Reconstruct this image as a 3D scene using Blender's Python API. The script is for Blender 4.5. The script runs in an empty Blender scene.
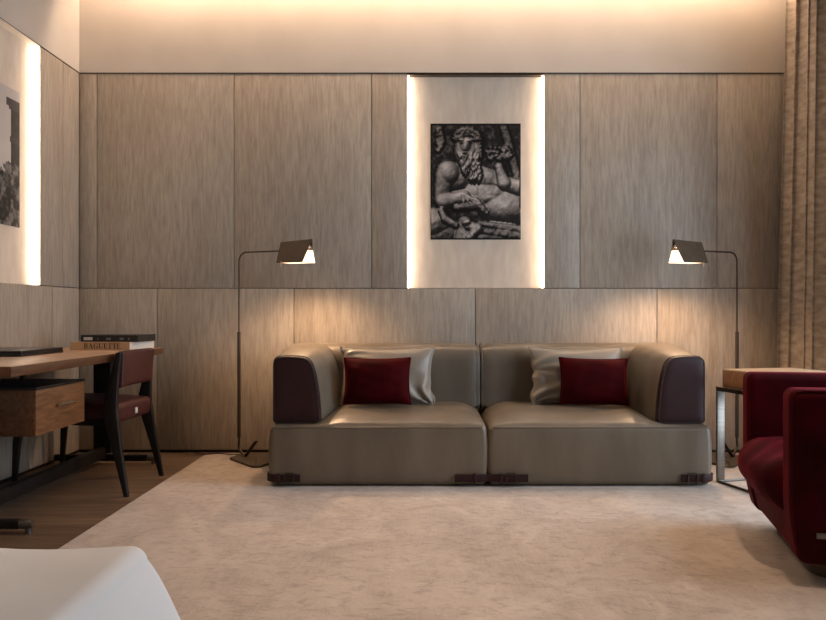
import bpy, bmesh, math, random
import numpy as np
from mathutils import Vector, Matrix
random.seed(7)
C = bpy.context.scene
COL = C.collection
PI = math.pi

# ------------------------------------------------------------------ materials
def new_mat(name):
    m = bpy.data.materials.new(name); m.use_nodes = True
    nt = m.node_tree
    return m, nt, nt.nodes['Principled BSDF'], nt.nodes, nt.links

def setp(b, **k):
    al = {'rough': 'Roughness', 'metal': 'Metallic', 'spec': 'Specular IOR Level', 'coat': 'Coat Weight',
          'coatr': 'Coat Roughness', 'sheen': 'Sheen Weight', 'sheenr': 'Sheen Roughness', 'emis': 'Emission Strength'}
    for a, v in k.items():
        b.inputs[al[a]].default_value = v

def noisy(name, c1, c2, scale=(10, 10, 10), nscale=1.0, detail=4.0, rough=0.6, bump=0.0, bscale=None, bdist=0.01, lo=0.35, hi=0.65, distort=0.0, rand=False, **k):
    m, nt, b, N, L = new_mat(name)
    tc = N.new('ShaderNodeTexCoord'); mp = N.new('ShaderNodeMapping'); mp.inputs['Scale'].default_value = scale
    if rand:
        oi = N.new('ShaderNodeObjectInfo'); mul = N.new('ShaderNodeVectorMath'); mul.operation = 'SCALE'
        cb = N.new('ShaderNodeCombineXYZ')
        for i in range(3): L.new(oi.outputs['Random'], cb.inputs[i])
        L.new(cb.outputs[0], mul.inputs[0]); mul.inputs['Scale'].default_value = 37.0
        ad = N.new('ShaderNodeVectorMath'); L.new(tc.outputs['Object'], ad.inputs[0]); L.new(mul.outputs[0], ad.inputs[1])
        L.new(ad.outputs[0], mp.inputs['Vector'])
    else:
        L.new(tc.outputs['Object'], mp.inputs['Vector'])
    n = N.new('ShaderNodeTexNoise'); n.inputs['Scale'].default_value = nscale; n.inputs['Detail'].default_value = detail
    n.inputs['Distortion'].default_value = distort
    L.new(mp.outputs[0], n.inputs['Vector'])
    r = N.new('ShaderNodeValToRGB')
    r.color_ramp.elements[0].position = lo; r.color_ramp.elements[0].color = (*c1, 1)
    r.color_ramp.elements[1].position = hi; r.color_ramp.elements[1].color = (*c2, 1)
    L.new(n.outputs['Fac'], r.inputs['Fac']); L.new(r.outputs[0], b.inputs['Base Color'])
    setp(b, rough=rough, **k)
    if bump:
        src = n
        if bscale:
            src = N.new('ShaderNodeTexNoise'); src.inputs['Scale'].default_value = 1.0; src.inputs['Detail'].default_value = 3
            mp2 = N.new('ShaderNodeMapping'); mp2.inputs['Scale'].default_value = bscale
            L.new(tc.outputs['Object'], mp2.inputs['Vector']); L.new(mp2.outputs[0], src.inputs['Vector'])
        bp = N.new('ShaderNodeBump'); bp.inputs['Strength'].default_value = bump; bp.inputs['Distance'].default_value = bdist
        L.new(src.outputs['Fac'], bp.inputs['Height']); L.new(bp.outputs[0], b.inputs['Normal'])
    return m

def emit(name, col, s):
    m, nt, b, N, L = new_mat(name)
    b.inputs['Base Color'].default_value = (.8, .8, .8, 1)
    b.inputs['Emission Color'].default_value = (*col, 1); setp(b, emis=s)
    return m

M = {}
# limed veneer, vertical grain: two layers of streaks
def veneer(name, c1, c2, c3):
    m, nt, b, N, L = new_mat(name)
    tc = N.new('ShaderNodeTexCoord')
    oi = N.new('ShaderNodeObjectInfo'); sc = N.new('ShaderNodeMath'); sc.operation = 'MULTIPLY'; sc.inputs[1].default_value = 29
    L.new(oi.outputs['Random'], sc.inputs[0]); cb = N.new('ShaderNodeCombineXYZ')
    for i in range(3): L.new(sc.outputs[0], cb.inputs[i])
    ad = N.new('ShaderNodeVectorMath'); L.new(tc.outputs['Object'], ad.inputs[0]); L.new(cb.outputs[0], ad.inputs[1])
    def layer(s, det, lo, hi):
        mp = N.new('ShaderNodeMapping'); mp.inputs['Scale'].default_value = s; L.new(ad.outputs[0], mp.inputs['Vector'])
        n = N.new('ShaderNodeTexNoise'); n.inputs['Scale'].default_value = 1; n.inputs['Detail'].default_value = det
        n.inputs['Roughness'].default_value = .65; n.inputs['Distortion'].default_value = .25
        L.new(mp.outputs[0], n.inputs['Vector'])
        mr = N.new('ShaderNodeMapRange'); mr.inputs[1].default_value = lo; mr.inputs[2].default_value = hi
        L.new(n.outputs['Fac'], mr.inputs[0]); return mr.outputs[0]
    big = layer((7, 7, .9), 5, .3, .7); fine = layer((60, 60, 6), 6, .40, .66)
    mx = N.new('ShaderNodeMix'); mx.data_type = 'RGBA'; mx.inputs[6].default_value = (*c1, 1); mx.inputs[7].default_value = (*c2, 1)
    L.new(big, mx.inputs[0])
    m2 = N.new('ShaderNodeMix'); m2.data_type = 'RGBA'; m2.inputs[7].default_value = (*c3, 1); L.new(mx.outputs[2], m2.inputs[6])
    f = N.new('ShaderNodeMath'); f.operation = 'MULTIPLY'; f.inputs[1].default_value = .6; L.new(fine, f.inputs[0]); L.new(f.outputs[0], m2.inputs[0])
    L.new(m2.outputs[2], b.inputs['Base Color']); setp(b, rough=.5, spec=.35)
    bp = N.new('ShaderNodeBump'); bp.inputs['Strength'].default_value = .15; bp.inputs['Distance'].default_value = .002
    L.new(fine, bp.inputs['Height']); L.new(bp.outputs[0], b.inputs['Normal'])
    return m
M['veneer'] = veneer('limed_veneer', (.39, .332, .268), (.47, .41, .338), (.245, .20, .156))
M['plaster'] = noisy('plaster', (.56, .50, .43), (.60, .54, .47), (3, 3, 3), rough=.85)
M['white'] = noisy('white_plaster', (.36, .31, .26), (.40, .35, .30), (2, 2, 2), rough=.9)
M['board'] = noisy('niche_board', (.62, .52, .42), (.70, .60, .49), (22, 22, 6), detail=6, rough=.8, bump=.3, bdist=.003)
M['gap'] = noisy('dark_gap', (.035, .022, .015), (.045, .03, .02), rough=.6)
M['skirting'] = noisy('dark_skirting', (.012, .009, .008), (.02, .014, .012), rough=.4)
M['bronze'] = noisy('dark_bronze', (.06, .042, .03), (.085, .06, .042), (30, 30, 30), rough=.38, metal=.85)
M['bronze_matt'] = noisy('bronze_paint', (.075, .055, .037), (.095, .07, .048), (20, 20, 20), rough=.5, metal=.4)
M['steel'] = noisy('brushed_steel', (.17, .155, .135), (.22, .20, .175), (4, 4, 90), rough=.35, metal=.9)
M['chrome'] = noisy('satin_chrome', (.7, .7, .7), (.8, .8, .8), rough=.18, metal=1.0)
M['leather'] = noisy('taupe_leather', (.130, .104, .075), (.168, .137, .10), (6, 6, 1.6), detail=5, rough=.38, bump=.3, bscale=(9, 9, 5), bdist=.014, spec=.5)
M['leather_pillow'] = noisy('taupe_pillow_leather', (.25, .21, .162), (.30, .255, .20), (7, 7, 7), rough=.36, bump=.3, bscale=(14, 14, 14), bdist=.012, spec=.5)
M['maroon'] = noisy('maroon_leather', (.024, .0075, .008), (.031, .010, .011), (12, 12, 12), rough=.5, bump=.15, bscale=(300, 300, 300), bdist=.001, spec=.3)
M['chair_leather'] = noisy('oxblood_leather', (.042, .008, .009), (.055, .011, .012), (12, 12, 12), rough=.45, spec=.45)
M['stitch'] = noisy('piping_dark', (.022, .012, .012), (.03, .017, .016), rough=.5)
M['piping'] = noisy('piping_taupe', (.12, .09, .065), (.14, .11, .08), rough=.5)
def velvet(name, a, b_, sh, tint):
    m = noisy(name, a, b_, (5, 5, 5), rough=.7, bump=.3, bscale=(22, 22, 22), bdist=.006, sheen=sh, sheenr=.3, spec=.06)
    m.node_tree.nodes['Principled BSDF'].inputs['Sheen Tint'].default_value = (*tint, 1)
    return m
M['velvet'] = velvet('burgundy_velvet', (.022, .0006, .002), (.05, .001, .004), .22, (.9, .02, .07))
M['red_velvet'] = velvet('crimson_velvet', (.028, .0004, .0012), (.06, .0006, .002), .32, (1, .02, .025))
M['black_wood'] = noisy('black_stained_wood', (.008, .006, .005), (.015, .011, .009), (30, 30, 4), rough=.5, spec=.3)
M['walnut'] = noisy('walnut', (.075, .030, .012), (.165, .072, .030), (28, 4, 28), detail=6, distort=1.2, rough=.4, lo=.3, hi=.7)
M['walnut_side'] = noisy('walnut_drawer_front', (.11, .045, .018), (.25, .115, .048), (22, 3.2, 22), detail=6, distort=2.2, rough=.38, lo=.3, hi=.7)
M['oak_top'] = noisy('desk_top_oak', (.33, .20, .115), (.46, .30, .19), (30, 3, 30), detail=6, distort=.6, rough=.42, lo=.3, hi=.7)
M['box_wood'] = noisy('tan_wood', (.30, .14, .06), (.40, .20, .09), (4, 30, 30), detail=5, rough=.4)
M['box_top'] = noisy('pale_wood', (.50, .36, .24), (.58, .43, .30), (4, 30, 30), detail=5, rough=.3)
M['black'] = noisy('black_cover', (.008, .008, .009), (.013, .013, .014), rough=.35)
M['book_tan'] = noisy('tan_book_cover', (.50, .31, .17), (.55, .35, .20), rough=.5)
M['paper'] = noisy('page_edges', (.66, .63, .58), (.78, .75, .70), (5, 5, 900), rough=.8)
M['ink'] = noisy('black_ink', (.012, .01, .01), (.014, .012, .012), rough=.6)
M['label'] = noisy('pale_print', (.55, .53, .5), (.62, .6, .57), rough=.6)
M['dim_label'] = noisy('grey_print', (.16, .155, .15), (.22, .21, .2), rough=.6)
M['linen'] = noisy('white_linen', (.74, .74, .74), (.80, .80, .80), (3, 3, 3), rough=.85, bump=.25, bscale=(3, 3, 3), bdist=.03, sheen=.1)
M['cream'] = noisy('mattress_cloth', (.7, .68, .64), (.76, .74, .7), rough=.9)
M['tassel'] = noisy('brass', (.7, .5, .28), (.8, .58, .33), rough=.3, metal=1)
M['cord'] = noisy('brown_cord', (.03, .02, .014), (.04, .028, .02), rough=.6)
M['led'] = emit('led_diffuser', (1.0, .77, .58), 9.5)
M['cove'] = emit('cove_led', (1.0, .72, .51), 58)
M['lampglass'] = emit('lamp_diffuser', (1.0, .68, .42), 2.4)
M['fill'] = emit('fill_diffuser', (1.0, .70, .47), 26)  # glow of the added ceiling fill, out of view

# curtain: woven velvet with blotches
M['curtain'] = noisy('curtain_cloth', (.24, .195, .15), (.44, .37, .295), (16, 16, 34), detail=6, rough=.8, lo=.32, hi=.68, sheen=.25, bump=.2, bdist=.004)

# floor boards
m, nt, b, N, L = new_mat('dark_oak_floor')
tc = N.new('ShaderNodeTexCoord'); mp = N.new('ShaderNodeMapping'); L.new(tc.outputs['Object'], mp.inputs['Vector'])
br = N.new('ShaderNodeTexBrick'); br.inputs['Scale'].default_value = 1; br.inputs['Brick Width'].default_value = 1.5; br.inputs['Row Height'].default_value = .16
br.inputs['Mortar Size'].default_value = .0015; br.inputs['Mortar'].default_value = (.02, .012, .008, 1)
br.inputs['Color1'].default_value = (.135, .088, .057, 1); br.inputs['Color2'].default_value = (.18, .122, .082, 1)
L.new(mp.outputs[0], br.inputs['Vector'])
mp2 = N.new('ShaderNodeMapping'); mp2.inputs['Scale'].default_value = (2.2, 26, 3); L.new(tc.outputs['Object'], mp2.inputs['Vector'])
n = N.new('ShaderNodeTexNoise'); n.inputs['Scale'].default_value = 1; n.inputs['Detail'].default_value = 6; L.new(mp2.outputs[0], n.inputs['Vector'])
mr = N.new('ShaderNodeMapRange'); mr.inputs[1].default_value = .3; mr.inputs[2].default_value = .7; mr.inputs[3].default_value = .5; mr.inputs[4].default_value = 1.25; L.new(n.outputs['Fac'], mr.inputs[0])
mx = N.new('ShaderNodeVectorMath'); mx.operation = 'SCALE'; L.new(br.outputs['Color'], mx.inputs[0]); L.new(mr.outputs[0], mx.inputs['Scale'])
L.new(mx.outputs[0], b.inputs['Base Color']); setp(b, rough=.42, spec=.4)
M['floor'] = m

# rug: hand-loomed, mottled, with faint streaks
m, nt, b, N, L = new_mat('viscose_rug')
tc = N.new('ShaderNodeTexCoord')
def nz(s, det, lo, hi, dis=0):
    mp = N.new('ShaderNodeMapping'); mp.inputs['Scale'].default_value = s; mp.inputs['Rotation'].default_value = (0, 0, .12); L.new(tc.outputs['Object'], mp.inputs['Vector'])
    n = N.new('ShaderNodeTexNoise'); n.inputs['Scale'].default_value = 1; n.inputs['Detail'].default_value = det; n.inputs['Roughness'].default_value = .7
    n.inputs['Distortion'].default_value = dis
    L.new(mp.outputs[0], n.inputs['Vector']); mr = N.new('ShaderNodeMapRange'); mr.inputs[1].default_value = lo; mr.inputs[2].default_value = hi
    L.new(n.outputs['Fac'], mr.inputs[0]); return mr.outputs[0]
a1 = nz((3.0, 2.0, 1), 8, .38, .62, .8); a2 = nz((110, 9, 1), 4, .38, .62); a3 = nz((16, 20, 1), 9, .49, .64, .5)
mx = N.new('ShaderNodeMix'); mx.data_type = 'RGBA'; mx.inputs[6].default_value = (.36, .285, .225, 1); mx.inputs[7].default_value = (.53, .445, .37, 1); L.new(a1, mx.inputs[0])
f2 = N.new('ShaderNodeMath'); f2.operation = 'MULTIPLY'; f2.inputs[1].default_value = .28; L.new(a2, f2.inputs[0])
m2 = N.new('ShaderNodeMix'); m2.data_type = 'RGBA'; m2.inputs[7].default_value = (.58, .50, .425, 1); L.new(mx.outputs[2], m2.inputs[6]); L.new(f2.outputs[0], m2.inputs[0])
f3 = N.new('ShaderNodeMath'); f3.operation = 'MULTIPLY'; f3.inputs[1].default_value = .45; L.new(a3, f3.inputs[0])
m3 = N.new('ShaderNodeMix'); m3.data_type = 'RGBA'; m3.inputs[7].default_value = (.24, .185, .14, 1); L.new(m2.outputs[2], m3.inputs[6]); L.new(f3.outputs[0], m3.inputs[0])
L.new(m3.outputs[2], b.inputs['Base Color']); setp(b, rough=.62, sheen=.35, sheenr=.4, spec=.3)
bp = N.new('ShaderNodeBump'); bp.inputs['Strength'].default_value = .35; bp.inputs['Distance'].default_value = .004; L.new(a3, bp.inputs['Height']); L.new(bp.outputs[0], b.inputs['Normal'])
M['rug'] = m

def print_mat(name):
    m, nt, b, N, L = new_mat(name)
    a = N.new('ShaderNodeVertexColor'); a.layer_name = 'Col'; L.new(a.outputs['Color'], b.inputs['Base Color'])
    setp(b, rough=.6, spec=.12); return m
M['print_a'] = print_mat('photographic_print')

# ------------------------------------------------------------------ mesh helpers
def obj(name, bm, mat, parent=None, off=(0, 0, 0), smooth=True, angle=35):
    bmesh.ops.recalc_face_normals(bm, faces=bm.faces)
    bmesh.ops.translate(bm, verts=bm.verts, vec=-Vector(off))
    me = bpy.data.meshes.new(name); bm.to_mesh(me); bm.free()
    if smooth:
        for p in me.polygons: p.use_smooth = True
        try: me.set_sharp_from_angle(angle=math.radians(angle))
        except Exception: pass
    me.materials.append(mat if not isinstance(mat, str) else M[mat])
    o = bpy.data.objects.new(name, me); COL.objects.link(o)
    if parent is not None: o.parent = parent
    return o

def thing(name, label, cat, loc=(0, 0, 0), rz=0, group=None):
    o = bpy.data.objects.new(name, None); COL.objects.link(o); o.empty_display_size = .1
    o.location = loc; o.rotation_euler = (0, 0, rz); o['label'] = label; o['category'] = cat
    if group: o['group'] = group
    return o
def tag(o, label, cat, group=None):
    o['label'] = label; o['category'] = cat
    if group: o['group'] = group
    return o
def struct(name, bm, mat, label=None, **k):
    o = obj(name, bm, mat, **k); o['kind'] = 'structure'
    if label: o['label'] = label
    return o

def rbox(lo, hi, r=.01, n=3, inner=2, deform=None, bm=None):
    """box with rounded edges (radius r), each side split into `inner` strips; deform(x,y,z,u,v,w) -> point"""
    bm = bm or bmesh.new()
    lo = [min(a, b_) for a, b_ in zip(lo, hi)] if False else list(lo); hi = list(hi)
    r = min([r] + [(h - l) / 2 * .999 for l, h in zip(lo, hi)])
    ax = []
    for l, h in zip(lo, hi):
        s = [l + r * (1 - math.cos(PI / 2 * i / n)) * 1.0 for i in range(n)] if r > 0 else []
        s = [l + r * i / n for i in range(n)]
        mid = [l + r + (h - l - 2 * r) * i / inner for i in range(inner + 1)]
        e = [h - r + r * i / n for i in range(1, n + 1)]
        ax.append(s + mid + e)
    nx, ny, nzz = [len(a) for a in ax]
    V = {}
    def vert(i, j, k):
        key = (i, j, k)
        if key in V: return V[key]
        p = [ax[0][i], ax[1][j], ax[2][k]]
        c = [min(max(q, l + r), h - r) for q, l, h in zip(p, lo, hi)]
        # cube -> sphere style mapping of the corner region
        d = [(q - cc) / r if r else 0 for q, cc in zip(p, c)]
        d = [math.tan(t * PI / 4) if abs(t) < 1 else t for t in d]
        ln = math.sqrt(sum(t * t for t in d)) or 1
        q = [cc + r * t / ln for cc, t in zip(c, d)]
        if deform:
            uvw = [2 * (t - l) / (h - l) - 1 for t, l, h in zip(q, lo, hi)]
            q = deform(*q, *uvw)
        V[key] = bm.verts.new(q); return V[key]
    def face(a, b_, c, d):
        try: bm.faces.new((a, b_, c, d))
        except ValueError: pass
    for i in range(nx - 1):
        for j in range(ny - 1):
            for k in (0, nzz - 1): face(vert(i, j, k), vert(i + 1, j, k), vert(i + 1, j + 1, k), vert(i, j + 1, k))
    for i in range(nx - 1):
        for k in range(nzz - 1):
            for j in (0, ny - 1): face(vert(i, j, k), vert(i + 1, j, k), vert(i + 1, j, k + 1), vert(i, j, k + 1))
    for j in range(ny - 1):
        for k in range(nzz - 1):
            for i in (0, nx - 1): face(vert(i, j, k), vert(i, j + 1, k), vert(i, j + 1, k + 1), vert(i, j, k + 1))
    return bm

def box(lo, hi, bm=None):
    bm = bm or bmesh.new()
    vs = [bm.verts.new((x, y, z)) for x in (lo[0], hi[0]) for y in (lo[1], hi[1]) for z in (lo[2], hi[2])]
    for f in ((0, 1, 3, 2), (4, 6, 7, 5), (0, 4, 5, 1), (2, 3, 7, 6), (0, 2, 6, 4), (1, 5, 7, 3)):
        bm.faces.new([vs[i] for i in f])
    return bm

def loft(rings, bm=None, cap=True, closed=False):
    bm = bm or bmesh.new()
    R = [[bm.verts.new(p) for p in ring] for ring in rings]
    n = len(R[0])
    for a, b_ in zip(R, R[1:] + ([R[0]] if closed else [])):
        for i in range(n):
            bm.faces.new((a[i], a[(i + 1) % n], b_[(i + 1) % n], b_[i]))
    if cap and not closed:
        bm.faces.new(R[0][::-1]); bm.faces.new(R[-1])
    return bm

def tube(pts, rad, seg=12, bm=None, closed=False):
    pts = [Vector(p) for p in pts]
    if not hasattr(rad, '__len__'): rad = [rad] * len(pts)
    n = len(pts)
    tans = []
    for i in range(n):
        a = pts[i - 1] if (i > 0 or closed) else pts[i]
        b_ = pts[(i + 1) % n] if (i < n - 1 or closed) else pts[i]
        tans.append((b_ - a).normalized())
    up = Vector((0, 0, 1)) if abs(tans[0].z) < .9 else Vector((1, 0, 0))
    u = (up - tans[0] * up.dot(tans[0])).normalized()
    rings = []
    for p, t, r in zip(pts, tans, rad):
        u = (u - t * u.dot(t)).normalized(); v = t.cross(u)
        rings.append([p + r * (math.cos(2 * PI * k / seg) * u + math.sin(2 * PI * k / seg) * v) for k in range(seg)])
    return loft(rings, bm, closed=closed)

def rrect(w, d, r, n=3):
    out = []
    for cx, cy, a0 in ((w / 2 - r, d / 2 - r, 0), (-w / 2 + r, d / 2 - r, 90), (-w / 2 + r, -d / 2 + r, 180), (w / 2 - r, -d / 2 + r, 270)):
        for i in range(n + 1):
            a = math.radians(a0 + 90 * i / n); out.append((cx + r * math.cos(a), cy + r * math.sin(a)))
    return out

def beam(path, sizes, xdir, r=.005, bm=None):
    """tapered rounded-rect beam through points; sizes = (w along xdir, d across)"""
    path = [Vector(p) for p in path]; xdir = Vector(xdir).normalized(); rings = []
    for i, (p, (w, d)) in enumerate(zip(path, sizes)):
        a = path[max(i - 1, 0)]; b_ = path[min(i + 1, len(path) - 1)]
        t = (b_ - a).normalized()
        if abs(t.z) > .5: t = Vector((0, 0, 1))      # rings kept horizontal: level feet and tops
        x = (xdir - t * xdir.dot(t)).normalized(); y = t.cross(x)
        rings.append([p + x * u + y * v for u, v in rrect(w, d, min(r, w / 2.1, d / 2.1))])
    return loft(rings, bm)

def smooth_path(pts, n=8, closed=False):
    P = [Vector(p) for p in pts]; out = []
    N_ = len(P)
    rng = range(N_ if closed else N_ - 1)
    for i in rng:
        if closed: p0, p1, p2, p3 = P[i - 1], P[i], P[(i + 1) % N_], P[(i + 2) % N_]
        else: p0, p1, p2, p3 = P[max(i - 1, 0)], P[i], P[i + 1], P[min(i + 2, N_ - 1)]
        for k in range(n):
            t = k / n
            out.append(.5 * ((2 * p1) + (-p0 + p2) * t + (2 * p0 - 5 * p1 + 4 * p2 - p3) * t * t + (-p0 + 3 * p1 - 3 * p2 + p3) * t ** 3))
    if not closed: out.append(P[-1])
    return out

def prism(poly, fn, a, b_, bm=None):
    """poly of 2-D points extruded between a and b; fn(u,v,t)->3-D"""
    return loft([[fn(u, v, a) for u, v in poly], [fn(u, v, b_) for u, v in poly]], bm)

# ------------------------------------------------------------------ the setting
XL, YB, XR, YF, ZC, EYE = -2.42, 5.6, 2.78, -2.0, 3.30, .97
ZM, ZT = 1.15, 2.655      # joint between panel rows, top of the panelling
D = .065                  # panel / niche depth

struct('floor', box((XL - .3, YF - .1, -.1), (XR + .3, YB + .3, 0)), 'floor')
# backing walls
struct('wall_back', box((XL - .3, YB + D, 0), (XR + .3, YB + D + .12, 3.6)), 'plaster')
struct('wall_left', box((XL - D - .12, YF, 0), (XL - D, YB + D, 3.6)), 'plaster')
struct('wall_front', box((XL - .3, YF - .12, 0), (XR + .3, YF, 3.6)), 'white')
WY0, WY1, WZ0, WZ1 = 2.2, 4.40, .08, 2.55
bm = box((XR, YF, 0), (XR + .15, WY0, 3.6)); box((XR, WY1, 0), (XR + .15, YB + .1, 3.6), bm)
box((XR, WY0, WZ1), (XR + .15, WY1, 3.6), bm); box((XR, WY0, 0), (XR + .15, WY1, WZ0), bm)
struct('wall_right', bm, 'white', smooth=False)
bm = bmesh.new()
for y in (WY0 + .03, (WY0 + WY1) / 2, WY1 - .03): box((XR + .05, y - .03, WZ0), (XR + .11, y + .03, WZ1), bm)
for z in (WZ0 + .03, WZ1 - .03): box((XR + .05, WY0, z - .03), (XR + .11, WY1, z + .03), bm)
struct('window_1', bm, 'bronze', smooth=False)
bm = box((XL - .3, YF, ZC), (XR + .3, YB - .20, ZC + .05)); box((XL - .3, YF, 3.55), (XR + .3, YB + .2, 3.6), bm)
struct('ceiling', bm, 'white', smooth=False)

wb = bpy.data.objects['wall_back']; wl = bpy.data.objects['wall_left']
G = .0022
def X_at(px): return (px - 425) / 800 * YB
def Y_left(px): return 800 * -XL / (425 - px)
def panel_back(x0, x1, z0, z1):
    obj('wall_panel', rbox((x0 + G, YB, z0 + G), (x1 - G, YB + D - .006, z1 - G), .0015, 1, 1), 'veneer', wb)
def panel_left(y0, y1, z0, z1):
    obj('wall_panel', rbox((XL - D + .006, y0 + G, z0 + G), (XL, y1 - G, z1 - G), .0015, 1, 1), 'veneer', wl)
obj('joint_backing', box((XL, YB + D - .006, .03), (X_at(407), YB + D, ZT - .004)), 'gap', wb, smooth=False)
obj('joint_backing', box((X_at(544), YB + D - .006, .03), (XR, YB + D, ZT - .004)), 'gap', wb, smooth=False)
obj('joint_backing', box((X_at(407), YB + D - .006, .03), (X_at(544), YB + D, ZM)), 'gap', wb, smooth=False)
obj('upper_plaster', box((XL - .2, YB, ZT + .0045), (XR + .1, YB + D + .01, 3.6)), 'plaster', wb, smooth=False)
obj('upper_plaster', box((XL - D - .01, YF, ZT + .0045), (XL, YB, 3.6)), 'plaster', wl, smooth=False)
NX0, NX1 = X_at(407.5), X_at(544)
ups = [XL, X_at(97), X_at(234), X_at(371.5), NX0]
for a, c in zip(ups, ups[1:]): panel_back(a, c, ZM, ZT)
ups = [NX1, X_at(580), X_at(717), XR]
for a, c in zip(ups, ups[1:]): panel_back(a, c, ZM, ZT)
los = [XL, X_at(157), X_at(294), X_at(475.5), X_at(657), XR]
for a, c in zip(los, los[1:]): panel_back(a, c, .018, ZM)
NY0, NY1 = 4.07, 5.03
obj('joint_backing', box((XL - D, YF, .03), (XL - D + .006, NY0, ZT - .004)), 'gap', wl, smooth=False)
obj('joint_backing', box((XL - D, NY1, .03), (XL - D + .006, YB + D, ZT - .004)), 'gap', wl, smooth=False)
obj('joint_backing', box((XL - D, NY0, .03), (XL - D + .006, NY1, ZM)), 'gap', wl, smooth=False)
for a, c in ((YF, -1.0), (-1.0, 0), (0, .95), (.95, 1.9), (1.9, 2.85), (2.85, 3.8), (3.8, NY0), (NY1, 5.35), (5.35, YB)): panel_left(a, c, ZM, ZT)
for a, c in ((YF, -.9), (-.9, .45), (.45, 1.8), (1.8, 3.0), (3.0, 3.93), (3.93, 4.88), (4.88, 5.2), (5.2, YB)): panel_left(a, c, .018, ZM)
# niche boards, metal top and bottom trims
obj('niche_board', box((NX0 + .002, YB + D - .012, ZM + .004), (NX1 - .002, YB + D, ZT)), 'board', wb, smooth=False)
obj('niche_board', box((XL - D, NY0 + .002, ZM + .004), (XL - D + .012, NY1 - .002, ZT)), 'board', wl, smooth=False)
struct('trim_1', box((NX0, YB - .002, ZT - .012), (NX1, YB + D - .012, ZT)), 'bronze', smooth=False)
struct('trim_2', box((XL - D + .012, NY0, ZT - .004), (XL + .002, NY1, ZT)), 'plaster', smooth=False)
struct('trim_3', box((XL, YB - .003, ZT), (XR, YB + D, ZT + .004)), 'bronze', smooth=False)
struct('trim_4', box((XL - D, YF, ZT), (XL + .003, YB, ZT + .004)), 'bronze', smooth=False)
struct('baseboard_back', box((XL, YB + .012, 0), (XR, YB + D - .007, .017)), 'skirting', smooth=False)
struct('baseboard_left', box((XL - D, YF, 0), (XL - .012, YB, .017)), 'skirting', smooth=False)

# LED strips of the niches
def led_strip(lo, hi, label, grp):
    o = obj('light_strip', rbox(lo, hi, .002, 1, 1), 'led', off=((lo[0] + hi[0]) / 2, (lo[1] + hi[1]) / 2, lo[2])); o.location = ((lo[0] + hi[0]) / 2, (lo[1] + hi[1]) / 2, lo[2])
    tag(o, label, 'light', grp)
    return o
LG = 'glowing light strips at the edges of the picture niches'
led_strip((NX0 + .001, YB + .004, ZM + .004), (NX0 + .011, YB + D - .013, ZT - .013), 'vertical glowing light strip along the left edge of the niche above the sofa', LG)
led_strip((NX1 - .011, YB + .004, ZM + .004), (NX1 - .001, YB + D - .013, ZT - .013), 'vertical glowing light strip along the right edge of the niche above the sofa', LG)
led_strip((XL - D + .013, NY1 - .016, ZM + .004), (XL - .002, NY1 - .001, ZT - .013), 'bright vertical light strip on the left wall, beside the picture over the desk', LG)
led_strip((XL - D + .013, NY0 + .001, ZM + .004), (XL - .004, NY0 + .016, ZT - .013), 'light strip on the left wall at the niche edge nearest the camera', LG)
o = obj('cove_light_strip', box((-2.28, YB - .15, 3.42), (2.46, YB - .11, 3.435)), 'cove', smooth=False)
tag(o, 'long warm cove light strip washing down the top of the back wall', 'light')

# ------------------------------------------------------------------ pictures
def h_noise(x, y, seed, octaves=5, f=4.0):
    rs = np.random.RandomState(seed); out = np.zeros_like(x); amp = 1
    for o_ in range(octaves):
        g = rs.rand(64, 64); fx = x * f; fy = y * f
        ix = np.floor(fx).astype(int); iy = np.floor(fy).astype(int); tx = fx - ix; ty = fy - iy
        tx = tx * tx * (3 - 2 * tx); ty = ty * ty * (3 - 2 * ty)
        a = g[ix % 64, iy % 64]; b_ = g[(ix + 1) % 64, iy % 64]; c = g[ix % 64, (iy + 1) % 64]; d = g[(ix + 1) % 64, (iy + 1) % 64]
        out += amp * ((a * (1 - tx) + b_ * tx) * (1 - ty) + (c * (1 - tx) + d * tx) * ty); amp *= .5; f *= 2
    return out / 2

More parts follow.
